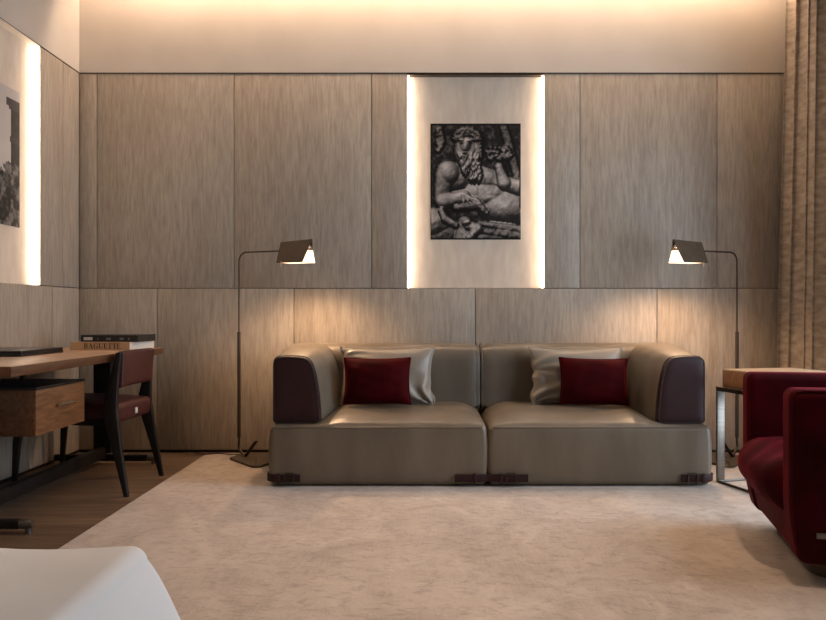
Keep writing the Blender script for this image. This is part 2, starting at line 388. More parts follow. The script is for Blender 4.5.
def statue_image(nx, ny):
    """greyscale photo of a bearded reclining stone figure (generic), u right, v down, both in picture units (w=1, h=1.28)"""
    u, v = np.meshgrid(np.linspace(0, 1, nx), np.linspace(0, 1.28, ny))
    n1 = h_noise(u + 3, v + 3, 1, 6, 6); n2 = h_noise(u + 5, v + 1, 2, 4, 26)
    H = np.full_like(u, -.5); A = .03 + .35 * np.clip(n2 - .5, 0, 1) + .0 * u
    T = np.zeros_like(u)
    def ell(cx, cy, rx, ry, h0, hh, alb, ang=0, tex=0):
        nonlocal H, A, T
        ca, sa = math.cos(math.radians(ang)), math.sin(math.radians(ang))
        dx = (u - cx) * ca + (v - cy) * sa; dy = -(u - cx) * sa + (v - cy) * ca
        q = 1 - (dx / rx) ** 2 - (dy / ry) ** 2
        h = np.where(q > 0, h0 + hh * np.sqrt(np.clip(q, 0, 1)), -9)
        mk = h > H
        H = np.where(mk, h, H); A = np.where(mk, alb, A); T = np.where(mk, tex, T)
    def limb(x0, y0, x1, y1, r0, r1, h0, alb, tex=0, k=14):
        for i in range(k + 1):
            t = i / k; r = r0 + (r1 - r0) * t
            ell(x0 + (x1 - x0) * t, y0 + (y1 - y0) * t, r, r, h0, r, alb, 0, tex)
    # tree trunks / foliage behind
    limb(.78, -.06, .86, .2, .045, .05, -.42, .20, .4, 40); limb(.86, .2, .97, .62, .05, .045, -.42, .24, .4, 60)
    for i in range(26):
        a = random.random(); ell(.08 + .06 * random.random(), .05 + .25 * a, .03, .03, -.4, .03, .22, 0, .8)
    # drapery low right
    limb(.55, 1.10, 1.05, 1.18, .03, .05, .0, .22, .9, 50); limb(.5, 1.17, 1.05, 1.26, .04, .04, .02, .16, .9, 50); limb(.5, 1.25, .9, 1.30, .05, .05, .0, .14, .9, 50)
    # torso and belly
    ell(.50, .66, .36, .20, -.25, .20, .42, 8); ell(.30, .60, .20, .17, -.2, .20, .40, 0)
    ell(.62, .78, .28, .19, -.2, .24, .46, 20); ell(.80, .92, .30, .20, -.2, .26, .42, 12); ell(.60, .63, .18, .12, -.15, .17, .46, 10)
    # his right arm (picture left) folding across
    ell(.20, .55, .14, .14, -.1, .18, .40); limb(.15, .58, .13, .84, .10, .09, -.05, .34); limb(.14, .86, .38, .80, .08, .06, .02, .42)
    for k in range(4): limb(.36 + .02 * k, .78 + .01 * k, .37 + .055 * k, .88 - .008 * k, .022, .018, .09, .50, 0, 6)
    # raised arm (picture right)
    limb(.97, .70, .82, .66, .09, .08, -.06, .42); limb(.82, .66, .76, .48, .075, .05, .0, .46); limb(.80, .68, .62, .62, .08, .09, -.1, .36)
    # bunch held up
    for i in range(46):
        a = random.random() * 2 * PI; r = math.sqrt(random.random())
        ell(.76 + .15 * r * math.cos(a), .335 + .085 * r * math.sin(a), .022, .022, .05, .035, .30, 0, .5)
    # head
    ell(.40, .30, .135, .20, .0, .18, .40, 4); ell(.39, .24, .078, .11, .05, .17, .46)
    ell(.385, .245, .017, .05, .19, .035, .46, 6)                                # nose
    for sx in (-.045, .045): ell(.39 + sx, .210, .020, .010, .155, .07, .10); ell(.39 + sx, .182, .036, .012, .19, .03, .45)
    ell(.38, .325, .03, .012, .15, .08, .08)
    for i in range(320):                                                         # curls of hair
        a = PI * (1.0 + random.random()); rr = .055 + .09 * random.random() ** .7
        ell((.41 + rr * math.cos(a) * 1.05), .185 + rr * math.sin(a) * 1.0, .012, .022, .12 + .04 * random.random(), .05, .20 + .12 * random.random(), random.random() * 180, .3)
    for i in range(40):
        ell(.52 + .04 * random.random(), .15 + .22 * random.random(), .02, .03, .08, .05, .2, random.random() * 90, .3)
    for i in range(190):                                                          # beard strands
        a = random.random(); x = .30 + .22 * a; y0 = .33 + .03 * random.random()
        L_ = .12 + .19 * math.sin(PI * min(max((x - .27) / .30, 0), 1)); y1 = y0 + L_ * random.random()
        ell(x + .05 * (y1 - .33) / .2, y1, .009, .034, .12 + .03 * random.random(), .05, .28 + .2 * random.random(), -20 + 40 * random.random(), .2)
    # lower left: pale drapery, urn, bird-like spout
    ell(.03, 1.10, .20, .17, -.1, .22, .42, 0, .2); ell(.10, 1.22, .2, .12, -.1, .16, .30, 0, .3)
    limb(.12, .96, .16, 1.05, .035, .04, .15, .5, 0, 8); limb(.16, 1.05, .28, 1.12, .045, .035, .15, .5, 0, 8)
    limb(.36, 1.30, .38, 1.10, .10, .08, .0, .30, .6); limb(.42, 1.12, .52, 1.16, .05, .06, .10, .36, .9); limb(.50, 1.18, .44, 1.26, .05, .05, .12, .30, .8)
    ell(.40, 1.09, .05, .03, .16, .04, .5, -20, .8)
    limb(.28, .93, .50, .90, .035, .05, .05, .22, .5)
    limb(.50, .86, .62, .98, .05, .03, .06, .34, .7)
    H2 = H + .05 * (n1 - .5) * (1 + T) + .035 * (n2 - .5) * (T + .35)
    for _ in range(2):
        H2 = (H2 + np.roll(H2, 1, 0) + np.roll(H2, -1, 0) + np.roll(H2, 1, 1) + np.roll(H2, -1, 1)) / 5
    gy, gx = np.gradient(H2, 1.28 / ny, 1 / nx)
    ln = np.sqrt(gx ** 2 + gy ** 2 + 1)
    Lx, Ly, Lz = -.25, -.62, .74
    sh = np.clip((-gx * Lx - gy * Ly + Lz) / ln, 0, 1)
    img = 1.05 * A * (.03 + 1.0 * sh ** 2.4) * (.35 + 1.3 * n1) * (1 + .5 * (n2 - .5))
    def dab(cx, cy, sx, sy, k):
        nonlocal img
        img = img * (1 + (k - 1) * np.exp(-((u - cx) / sx) ** 2 - ((v - cy) / sy) ** 2))
    for a in ((.355, .212, .022, .016, .12), (.425, .208, .022, .016, .12), (.385, .302, .035, .012, .15), (.357, .185, .03, .008, 1.7), (.425, .180, .03, .008, 1.7),
              (.388, .24, .010, .04, 1.5), (.407, .25, .010, .03, .5), (.355, .265, .02, .02, 1.35), (.44, .255, .02, .03, .7),
              (.60, .62, .012, .08, .5), (.45, .62, .15, .012, .6), (.52, .75, .012, .10, .55), (.70, .78, .10, .012, .6), (.62, .85, .02, .02, .4), (.30, .62, .012, .10, .5)): dab(*a)
    img[:4, :] *= .5; img[:, :2] *= .6
    return np.clip(img * 1.0, .006, .75)

def column_image(nx, ny):
    u, v = np.meshgrid(np.linspace(0, 1, nx), np.linspace(0, 1.28, ny))
    n1 = h_noise(u + 2, v + 2, 11, 6, 7); n2 = h_noise(u + 2, v + 7, 12, 5, 22)
    img = .46 + .05 * v + .05 * (n1 - .5)
    e = .80 + .03 * np.sin(v * 2)
    col = (u > .84) & (v > .12) & (v < .85); img = np.where(col, .015 + .03 * n2, img)
    for (a, b_, x0) in ((.10, .17, .76), (.17, .20, .80), (.45, .5, .82)): img = np.where((v > a) & (v < b_) & (u > x0), .03 + .03 * n2, img)
    col2 = (u > .12) & (u < .30) & (v > .3) & (v < 1.0); img = np.where(col2, .08 + .08 * n2, img)
    fol = v > .80 + .35 * (n1 - .5) - .14 * (u - .5)
    img = np.where(fol, .012 + .36 * np.clip(n2 - .38, 0, 1) ** 1.1 * 1.6, img)
    return np.clip(img, .01, .7)

def print_obj(name, img, P):
    """P(u, v) -> point on the picture plane, u right 0..1, v down 0..1; thickness by second layer"""
    ny, nx = img.shape
    bm = bmesh.new(); lay = bm.verts.layers.float_color.new('Col')
    vs = []
    for j in range(ny):
        row = []
        for i in range(nx):
            w = bm.verts.new(P(i / (nx - 1), j / (ny - 1), 0)); g = float(img[j, i]); w[lay] = (g * 1.08, g * .97, g * .90, 1); row.append(w)
        vs.append(row)
    for j in range(ny - 1):
        for i in range(nx - 1): bm.faces.new((vs[j][i], vs[j][i + 1], vs[j + 1][i + 1], vs[j + 1][i]))
    rim = [vs[0][i] for i in range(nx)] + [vs[j][nx - 1] for j in range(1, ny)] + [vs[ny - 1][i] for i in range(nx - 2, -1, -1)] + [vs[j][0] for j in range(ny - 2, 0, -1)]
    uv = [(i / (nx - 1), 0) for i in range(nx)] + [(1, j / (ny - 1)) for j in range(1, ny)] + [(i / (nx - 1), 1) for i in range(nx - 2, -1, -1)] + [(0, j / (ny - 1)) for j in range(ny - 2, 0, -1)]
    bk = []
    for (a, b_), s_ in zip(uv, rim):
        w = bm.verts.new(P(a, b_, 1)); w[lay] = (.4, .4, .4, 1); bk.append(w)
    for i in range(len(rim)): bm.faces.new((rim[i], bk[i], bk[(i + 1) % len(rim)], rim[(i + 1) % len(rim)]))
    bm.faces.new(bk)
    return bm
px0, px1, pz0, pz1 = X_at(430.5), X_at(521.5), EYE + (314 - 239) / 800 * YB, EYE + (314 - 122) / 800 * YB
yp = YB + D - .012
o = obj('art_print', print_obj('a', statue_image(150, 192), lambda u, v, k: (px0 + (px1 - px0) * u, yp - .008 + .0075 * k, pz1 + (pz0 - pz1) * v)), 'print_a', off=((px0 + px1) / 2, yp, pz0), smooth=False)
o.location = ((px0 + px1) / 2, yp, pz0); tag(o, 'black and white print of a bearded reclining stone statue, in the niche above the sofa', 'picture')
xq = XL - D + .012; qy0, qy1 = 4.865 - .64, 4.865
o = obj('art_print', print_obj('b', column_image(110, 140), lambda u, v, k: (xq + .008 - .0075 * k, qy0 + (qy1 - qy0) * u, pz1 + (pz0 - pz1) * v)), 'print_a', off=(xq, (qy0 + qy1) / 2, pz0), smooth=False)
o.location = (xq, (qy0 + qy1) / 2, pz0); tag(o, 'black and white print of a dark column above foliage, on the left wall', 'picture')

# ------------------------------------------------------------------ rug
RZ = .012
def rugdef(x, y, z, u, v, w):
    return (x, y, z)
o = obj('rug', rbox((-1.50, -.6, .0005), (2.55, 5.50, RZ), .005, 2, 30, rugdef), 'rug', off=(.5, 2.5, 0)); o.location = (.5, 2.5, 0)
tag(o, 'large pale beige mottled rug covering the floor under the sofa', 'rug')

# ------------------------------------------------------------------ sofa
SX0, SX1, SXM, SY0, SY1 = -.865, 1.592, .350, 4.43, 5.40
sofa = thing('sofa', 'long taupe leather two-module sofa with maroon arm fronts and buckled straps', 'sofa', ((SX0 + SX1) / 2, (SY0 + SY1) / 2, RZ))
SO = sofa.location
ZS0, ZS1 = .018, .352
def seatdef(x, y, z, u, v, w):
    e = min(max(x - (SX0 + .262), 0), max(SX1 - .275 - x, 0), abs(x - SXM) + .004)
    b_ = (1 - max(0, 1 - e / .16) ** 2) * max(0, (1 - abs(v) ** 4))
    if w > 0: z += .068 * b_ * max(0, w) ** 2
    # bulge of the front and the sides
    y -= .012 * (1 - u ** 4) * (1 - w * w) * (1 if v < 0 else 0) * abs(v) ** 3
    x += .014 * np.sign(u) * abs(u) ** 5 * (1 - w * w)
    # soft creases
    z += .0025 * math.sin(x * 19 + y * 6) * b_ * (1 if w > 0 else 0)
    return (x, y, z)
for (a, c) in ((SX0, SXM - .004), (SXM + .004, SX1)):
    s = obj('seat', rbox((a + .006, SY0 + .006, ZS0), (c - .006, SY1, ZS1), .03, 4, 22, seatdef), 'leather', sofa, SO, angle=60)
    # welt running round the front top edge
    pts = []
    x0_, x1_ = a + .012, c - .012
    for (x, y) in [(x0_, SY1 - .1 - k * (SY1 - .14 - SY0) / 10) for k in range(10)] + [(x0_ + .006, SY0 + .022), (x0_ + .022, SY0 + .008)] + [(x0_ + .04 + k * (x1_ - x0_ - .08) / 20, SY0 + .007) for k in range(21)] + [(x1_ - .022, SY0 + .008), (x1_ - .006, SY0 + .022)] + [(x1_, SY0 + .04 + k * (SY1 - .14 - SY0) / 10) for k in range(1, 11)]:
        pts.append((x, y, ZS1 - .012))
    obj('welt', tube(pts, .0038, 6), 'piping', s, SO)

# armrests
prof = [(0, .012), (0, .03), (0, .12), (0, .24), (0, .32), (.001, .34), (.006, .360), (.022, .372), (.06, .376), (.12, .377), (.172, .371), (.203, .352), (.222, .318), (.236, .27), (.247, .21), (.255, .15), (.262, .07), (.263, .025), (.256, .006), (.235, 0), (.215, 0), (.12, 0), (.03, 0), (.012, .001)]
def arm_ring(sgn, y, inset=0.0, kz=1.0, kx=1.0):
    xo = SX0 + .008 if sgn > 0 else SX1 - .014
    out = []
    for (p, q) in prof:
        cx = .13; p2 = cx + (p - cx) * (1 - inset / .13); p2 = p2 if p2 < .1 else .1 + (p2 - .1) * kx; q2 = .18 + (q - .18) * (1 - inset / .18)
        if q2 > .2: q2 = .2 + (q2 - .2) * kz
        out.append((xo + sgn * p2, y, ZS1 + .002 + q2))
    return [Vector(p) for p in smooth_path(out, 3, True)]
for sgn in (1, -1):
    ys = [4.545, 4.55, 4.565, 4.60, 4.7, 4.8, 4.9, 5.0, 5.1, 5.2, 5.3, 5.35, 5.38, 5.39]
    ins = [.016, .006, 0, -.004, -.006, -.007, -.008, -.008, -.008, -.008, -.004, 0, .012, .03]
    rings = []
    for y, i_ in zip(ys, ins):
        t = min(1, max(0, (y - 4.55) / .6)); rings.append(arm_ring(sgn, y, i_, 1 + .24 * (t * t * (3 - 2 * t)), 1 + .46 * min(1, t * 1.6)))
    arm = obj('armrest', loft(rings), 'leather', sofa, SO, angle=50)
    pan = obj('arm_panel', loft([arm_ring(sgn, 4.5045, .05), arm_ring(sgn, 4.505, .012), arm_ring(sgn, 4.508, .004), arm_ring(sgn, 4.515, 0), arm_ring(sgn, 4.552, 0)]), 'maroon', arm, SO, angle=50)
    pan['label'] = 'dark maroon leather front of the arm'
    obj('piping', tube(arm_ring(sgn, 4.508, .004), .0042, 6, closed=True), 'stitch', pan, SO)
    obj('piping', tube(arm_ring(sgn, 4.552, -.001), .004, 6, closed=True), 'stitch', pan, SO)
    # small metal tab on the outer side
    xo = SX0 + .008 if sgn > 0 else SX1 - .014
    obj('side_tab', rbox((xo - .005, 4.58, .40), (xo + .003, 4.61, .56), .002, 1, 1), 'bronze', arm, SO)

# backrests
bprof = [(0, 0), (-.01, .10), (-.006, .22), (.010, .33), (.04, .385), (.085, .408), (.15, .416), (.24, .412), (.30, .395), (.33, .35), (.335, .2), (.33, 0)]
def back_ring(x, k=0.0, y0=5.03):
    out = []
    for p, q in bprof:
        p2 = .16 + (p - .16) * (1 - k); q2 = .2 + (q - .2) * (1 - k)
        out.append((x, y0 + p2, ZS1 + .012 + q2))
    return smooth_path(out, 3, True)
def backrest(x0, x1, kb):
    n_ = 26; rings = []
    for i in range(n_ + 1):
        t = i / n_; e = min(t, 1 - t) * (x1 - x0)
        k = .10 * max(0, 1 - e / .035) ** 2 - .010 * math.sin(PI * t) + kb * math.sin(t * 23) * .0025
        rings.append(back_ring(x0 + (x1 - x0) * t, k))
    return loft(rings)
b1 = obj('backrest', backrest(SX0 + .12, SXM - .003, 1), 'leather', sofa, SO, angle=50)
b2 = obj('backrest', backrest(SXM + .003, SX1 - .12, 1), 'leather', sofa, SO, angle=50)
for b_, x in ((b1, SXM - .012), (b2, SXM + .012)):
    obj('welt', tube([tuple(p) for p in back_ring(x, .004)], .003, 6, closed=True), 'piping', b_, SO)

# plinth and feet
for (a, c) in ((SX0, SXM), (SXM, SX1)):
    obj('plinth', rbox((a + .05, SY0 + .05, .018), (c - .05, SY1 - .05, ZS0 + .03), .004, 1, 1), 'stitch', sofa, SO)
for x in (SX0 + .12, SXM - .12, SXM + .12, SX1 - .12):
    for y in (SY0 + .09, SY1 - .10):
        obj('foot', loft([[(x + r_ * math.cos(2 * PI * k / 16), y + r_ * math.sin(2 * PI * k / 16), z) for k in range(16)] for z, r_ in ((RZ, .022), (RZ + .004, .025), (.024, .025))]), 'black', sofa, SO)
# straps: strap piece, loop and buckle frame, seen at both outer corners and across the joint
zs = .062; SH = .021
def strap(pts, name='strap'):
    """flat leather band along an xy path standing on edge"""
    rings = []
    P = smooth_path([(x, y, zs) for x, y in pts], 4)
    for i, p in enumerate(P):
        a = P[max(i - 1, 0)]; c = P[min(i + 1, len(P) - 1)]; t = (c - a).normalized(); nrm = Vector((t.y, -t.x, 0))
        rings.append([p + nrm * u + Vector((0, 0, v)) for u, v in rrect(.008, SH * 2, .0025, 2)])
    return obj(name, loft(rings), 'maroon', sofa, SO, angle=50)
def buckle(st, cx, y, w=.05, h=.058):
    bm = bmesh.new(); zc = zs
    pts = [(cx - w / 2, y, zc - h / 2), (cx + w / 2, y, zc - h / 2), (cx + w / 2, y, zc + h / 2), (cx - w / 2, y, zc + h / 2)]
    pts = [Vector(p) for p in pts]; out = []
    for i in range(4):
        a, c = pts[i], pts[(i + 1) % 4]
        for t in (.06, .3, .5, .7, .94): out.append(a + (c - a) * t)
    tube(out, .0032, 8, bm, closed=True); tube([(cx, y - .001, zc), (cx + w / 2, y - .002, zc)], .002, 6, bm)
    obj('buckle', bm, 'bronze', st, SO)
def keeper(st, cx, y, w=.018):
    obj('keeper_loop', rbox((cx - w / 2, y - .005, zs - SH - .006), (cx + w / 2, y + .007, zs + SH + .006), .003, 2, 1), 'maroon', st, SO)
yf = SY0 - .008
st = strap([(SX0 + .175, yf), (SX0 + .11, yf - .003), (SX0 + .05, yf - .001), (SX0 + .012, yf + .012), (SX0 - .012, yf + .045), (SX0 - .014, yf + .10)])
buckle(st, SX0 + .115, yf - .010); keeper(st, SX0 + .055, yf - .006)
st = strap([(SX1 - .175, yf), (SX1 - .11, yf - .003), (SX1 - .05, yf - .001), (SX1 - .012, yf + .012), (SX1 + .012, yf + .045), (SX1 + .014, yf + .10)])
buckle(st, SX1 - .115, yf - .010); keeper(st, SX1 - .055, yf - .006)
st = strap([(SXM - .185, yf), (SXM - .10, yf - .004), (SXM - .04, yf + .002), (SXM, yf + .010), (SXM + .04, yf + .002), (SXM + .10, yf - .004), (SXM + .22, yf)])
buckle(st, SXM + .125, yf - .011); keeper(st, SXM - .075, yf - .006); keeper(st, SXM + .07, yf - .006)

# ------------------------------------------------------------------ cushions
def cushion(w, h, t, seed, pinch=.10, wrinkle=(), n=34):
    bm = bmesh.new(); rs = random.Random(seed)
    ph = [rs.random() * 6 for _ in range(8)]
    sides = []
    for sg in (-1, 1):
        grid = []
        for j in range(n + 1):
            row = []
            for i in range(n + 1):
                u = -1 + 2 * i / n; v = -1 + 2 * j / n
                u = math.sin(u * PI / 2) * .5 + u * .5; v = math.sin(v * PI / 2) * .5 + v * .5
                x = u * w / 2 * (1 - pinch * (1 - v * v) * abs(u) ** 2 * 1.0)
                z = v * h / 2 * (1 - pinch * 1.0 * (1 - u * u) * abs(v) ** 2)
                prof_ = ((1 - abs(u) ** 2.6) * (1 - abs(v) ** 2.6)) ** .55
                y = sg * t / 2 * prof_
                e = max(abs(u), abs(v))
                y += sg * .002 * math.sin(9 * u + 5 * v + ph[0]) * math.sin(7 * v - 4 * u + ph[1]) * (1 - e ** 6)
                for (cu, cv, amp) in wrinkle:
                    d = math.hypot(u - cu, v - cv); f = math.exp(-(d / .75) ** 2); a = math.atan2(v - cv, u - cu)
                    y += amp * f * math.sin(a * 9 + d * 7 + ph[2]) * min(1, (1 - e) * 6 + .15)
                    x += amp * .6 * f * f * math.sin(v * 13 + 2.5 * v * v + ph[3]) * abs(u) ** 3
                if sg > 0 and (i in (0, n) or j in (0, n)): row.append(sides[0][j][i])
                else: row.append(bm.verts.new((x, y, z + h / 2)))
            grid.append(row)
        sides.append(grid)
        for j in range(n):
            for i in range(n):
                bm.faces.new((grid[j][i], grid[j][i + 1], grid[j + 1][i + 1], grid[j + 1][i]))
    rimv = [sides[0][0][i] for i in range(n)] + [sides[0][j][n] for j in range(n)] + [sides[0][n][n - i] for i in range(n)] + [sides[0][n - j][0] for j in range(n)]
    rim = [v.co.copy() for v in rimv]
    return bm, rim
def place_cushion(name, label, grp, mat, pipe, w, h, t, seed, loc, tilt, yaw=0, roll=0, **k):
    bm, rim = cushion(w, h, t, seed, **k)
    o = obj(name, bm, mat, angle=80); o.location = loc; o.rotation_euler = (tilt, roll, yaw); tag(o, label, 'cushion', grp)
    obj('piping', tube(rim, .0045, 6, closed=True), pipe, o)
    return o
R = math.radians
GC = 'taupe leather cushions against the sofa back'; GR = 'red velvet cushions on the sofa'
def at(px, Y): return (px - 425) / 800 * Y
place_cushion('cushion', 'taupe leather cushion behind the red velvet cushion, on the left half of the sofa', GC, 'leather_pillow', 'leather_pillow', .585, .36, .13, 3, (at(387, 4.93), 4.875, .418), R(-16), R(0), pinch=.10, wrinkle=((1, -1, .022), (-1, .6, .006)))
place_cushion('cushion', 'taupe leather cushion behind the red velvet cushion, on the right half of the sofa', GC, 'leather_pillow', 'leather_pillow', .585, .36, .13, 5, (at(576, 4.93), 4.875, .418), R(-16), R(0), pinch=.10, wrinkle=((-1, -1, .022), (-1, .1, .010)))
place_cushion('cushion', 'small crimson velvet cushion at the left end of the sofa', GR, 'red_velvet', 'red_velvet', .40, .28, .12, 8, (at(377.5, 4.78), 4.74, .436), R(-15), R(2), pinch=.07)
place_cushion('cushion', 'small crimson velvet cushion leaning at the right end of the sofa', GR, 'red_velvet', 'red_velvet', .405, .28, .12, 9, (at(592.5, 4.78), 4.74, .434), R(-15), R(-4), R(1), pinch=.07)

# ------------------------------------------------------------------ floor lamps
def lamp(sx, px_, label, tiltdir, ext=0):
    """sx=+1: arm goes to the right; -1 mirrored"""
    bx, by = px_, 5.36
    t = thing('floor_lamp', label, 'lamp', (bx, by, RZ), 0, 'bronze reading lamps either side of the sofa')
    def W(x, y, z): return (sx * x, y, z)                      # local offsets from the pole foot
    # base plate: rounded kite
    poly = [(-.045, -.10), (.01, .045), (.09, .09), (.27, .035), (.335, -.13), (.215, -.385), (.17, -.385)]
    c = Vector((.14, -.12))
    def inset(k): return [W((p[0] - c.x) * k + c.x, (p[1] - c.y) * k + c.y, 0) for p in poly]
    rings = []
    for z, k in ((0, .985), (.002, 1.0), (.012, 1.0), (.015, .985)):
        r_ = smooth_path([Vector((sx * ((p[0] - c.x) * k + c.x), (p[1] - c.y) * k + c.y, z)) for p in poly], 1, True)
        # cut corners
        out = []
        for i in range(len(r_)):
            p0, p1, p2 = r_[i - 1], r_[i], r_[(i + 1) % len(r_)]
            for s_ in (0, .25, .5, .75, 1):
                a = p1 + (p0 - p1).normalized() * .025; b_ = p1 + (p2 - p1).normalized() * .025
                out.append((1 - s_) ** 2 * a + 2 * s_ * (1 - s_) * p1 + s_ ** 2 * b_)
        rings.append(out)
    base = obj('base', loft(rings), 'bronze_matt', t, angle=30)
    # pedal / lever
    obj('foot_lever', beam([W(.055, -.07, .014), W(.14, -.11, .125)], [(.022, .016), (.022, .016)], W(.6, .5, 0), .003), 'bronze', base)
    # pole with a hook at the foot
    pole = obj('pole', tube(smooth_path([W(.05, -.045, .016), W(.035, -.03, .02), (0, 0, .065), (0, 0, .10), (0, 0, .12)], 5) + [(0, 0, z) for z in (.14, .3, .5, .7, .835)], .0072, 12), 'bronze', t)
    obj('sleeve', tube([(0, 0, z) for z in (.13, .132, .838, .84)], [.009, .0118, .0118, .009], 14), 'cord', pole)
    d = Vector((math.cos(R(tiltdir)), -math.sin(R(tiltdir)), 0))
    H = 1.370
    def A(s, q, z): return Vector((sx * (d.x * s - d.y * q), d.y * s + d.x * q, z))   # s along the arm, q across, z up
    pts = [Vector((0, 0, .83)), Vector((0, 0, 1.1)), Vector((0, 0, H - .06))]
    for k in range(1, 9):
        a = PI / 2 * k / 8; pts.append(A(.06 * (1 - math.cos(a)), 0, H - .06 + .06 * math.sin(a)))
    pts += [A(.15, 0, H), A(.31, 0, H), A(.35, 0, H)]
    upper = obj('arm', tube(pts, .0052, 12), 'bronze', t)
    # shade: folded sheet, ridge along the arm
    s0, s1 = .305, .530; zr = 1.438; zb = 1.288; hw = .066; th = .002; s0 += ext; s1 += ext
    sh = bmesh.new()
    for side in (-1, 1):
        P = [A(s0, 0, zr - .012), A(s1 + .015, 0, zr), A(s1 - .018, side * hw, zb), A(s0 + .010, side * hw, zb)]
        n_ = (P[1] - P[0]).cross(P[3] - P[0]).normalized() * th
        loft([[p - n_ for p in P], [p + n_ for p in P]], sh)
    # closing gable at the arm side
    G1 = [A(s0, 0, zr - .012), A(s0 + .010, -hw, zb), A(s0 + .010, hw, zb)]
    e = A(.003, 0, 0)
    loft([[p for p in G1], [p + e for p in G1]], sh)
    shade = obj('lamp_shade', sh, 'bronze_matt', t, smooth=False)
    # frosted glass inside
    gl = []
    for s_, w_ in ((s0 + .04, 1), (s1 + .006, 1)):
        gl.append([A(s_, -.022, zr - .072), A(s_, .022, zr - .072), A(s_, .050, zb + .0), A(s_, -.050, zb + .0)])
    dif = obj('glass_diffuser', loft(gl), 'lampglass', t, smooth=False)
    dif['label'] = 'glowing cream glass diffuser'
    obj('lamp_holder', tube([A(s1 - .09, 0, zr - .047), A(s1 - .002, 0, zr - .045)], .012, 12), 'chrome', shade)
    obj('pull_chain', tube([A(s0 + .05, -hw - .004, zb + .006), A(s0 + .05, -hw - .004, zb - .022), A(s0 + .05, -hw - .004, zb - .026)], [.0022, .0022, .004], 8), 'tassel', shade)
    ld = bpy.data.lights.new('lamp_bulb', 'SPOT'); ld.energy = 30; ld.color = (1.0, .62, .35); ld.spot_size = R(150); ld.spot_blend = .7; ld.shadow_soft_size = .02
    lb_ = bpy.data.objects.new('lamp_bulb', ld); lb_.location = A(s1 - .02, 0, zb - .012); COL.objects.link(lb_); lb_.parent = t
    return t
L1 = lamp(1, at(239, 5.36), 'bronze floor reading lamp left of the sofa, in front of the panelled wall', 24, .028)
L2 = lamp(-1, at(737, 5.36), 'bronze floor reading lamp right of the sofa, behind the side table', 24, .0)
cordp = smooth_path([(-1.19, 5.37, RZ + .006), (-1.24, 5.42, RZ + .006), (-1.33, 5.43, RZ + .005), (-1.42, 5.47, RZ + .005), (-1.49, 5.45, RZ + .004), (-1.56, 5.53, .006), (-1.62, 5.585, .006)], 8)
obj('power_cord', tube([(p[0] - L1.location.x, p[1] - L1.location.y, p[2] - RZ) for p in cordp], .0032, 6), 'cord', L1)

# ------------------------------------------------------------------ desk
desk = thing('desk', 'long wooden writing desk against the left wall', 'desk', (-2.06, 4.3, 0)); DO = desk.location
TZ = .75
obj('desktop', rbox((XL + .012, 3.33, TZ - .044), (-1.722, 5.26, TZ), .003, 1, 1), 'walnut', desk, DO)
obj('desktop_inlay', rbox((XL + .014, 3.332, TZ - .004), (-1.724, 5.258, TZ + .0012), .0008, 1, 1), 'oak_top', desk, DO)['label'] = 'pale oak writing surface'
# drawer unit hung below, with a dark top
dr = obj('drawer', rbox((-2.34, 3.65, .41), (-1.792, 4.175, .622), .003, 1, 1), 'walnut', desk, DO)
obj('drawer_front', rbox((-1.792, 3.652, .412), (-1.776, 4.173, .620), .002, 1, 1), 'walnut_side', dr, DO)
obj('drawer_lid', rbox((-2.34, 3.648, .622), (-1.774, 4.177, .632), .002, 1, 1), 'black', dr, DO)['label'] = 'black lining on top of the drawer box'
hb = bmesh.new()
tube([(-1.776, 3.86, .535), (-1.752, 3.86, .535)], .004, 8, hb); tube([(-1.776, 3.97, .535), (-1.752, 3.97, .535)], .004, 8, hb)
tube([(-1.750, 3.84, .535), (-1.750, 3.99, .535)], .009, 10, hb); obj('handle', hb, 'chrome', dr, DO)
for y in (3.75, 4.08):
    for x in (-2.28, -2.05): obj('hanger', rbox((x - .012, y - .012, .628), (x + .012, y + .012, TZ - .042), .002, 1, 1), 'bronze', dr, DO)
# T legs
for y in (3.54, 5.17):
    lg = obj('leg', rbox((-2.13, y - .035, .075), (-2.02, y + .035, TZ - .043), .004, 1, 1), 'black_wood', desk, DO)
    obj('foot_bar', rbox((XL + .03, y - .02, .022), (-1.79, y + .02, .062), .006, 2, 1), 'black_wood', lg, DO)
    bm = tube([(-1.79, y, .042), (-1.745, y, .042), (-1.735, y, .042)], [.022, .022, .016], 16)
    tube([(-1.755, y, .0), (-1.755, y, .03)], .014, 12, bm); obj('glide', bm, 'steel', lg, DO)
obj('stretcher', rbox((-2.10, 3.56, .045), (-2.05, 5.15, .115), .006, 2, 1), 'black_wood', desk, DO)

# books on the desk
BZ = TZ + .0012
def quad(bm, pts): bm.faces.new([bm.verts.new(p) for p in pts])
def book(name, label, loc, rz, w, d, h, cover, letters, grp):
    """spine on -y side, width along x; page block set back inside the covers"""
    t = thing(name, label, 'book', loc, rz, grp)
    cv = bmesh.new(); c = .003
    box((-w / 2, -d / 2, 0), (w / 2, d / 2, c), cv); box((-w / 2, -d / 2, h - c), (w / 2, d / 2, h), cv); box((-w / 2, -d / 2, c), (w / 2, -d / 2 + .004, h - c), cv)
    cvo = obj('cover', cv, cover, t, smooth=False)
    obj('pages', box((-w / 2 + .004, -d / 2 + .004, c), (w / 2 - .0008, d / 2 - .005, h - c)), 'paper' if cover != 'black' else 'black', t, smooth=False)
    return t, cvo
GB = 'books on the desk'
t1, c1 = book('book', 'thick tan book with black capital letters on its spine, lying under the black book', (-1.942, 4.99, BZ), R(-6), .375, .34, .050, 'book_tan', '', GB)
t2, c2 = book('book', 'black book lying on top of the tan book on the desk', (-1.905, 4.985, BZ + .0502), R(-4), .355, .27, .040, 'black', '', GB)

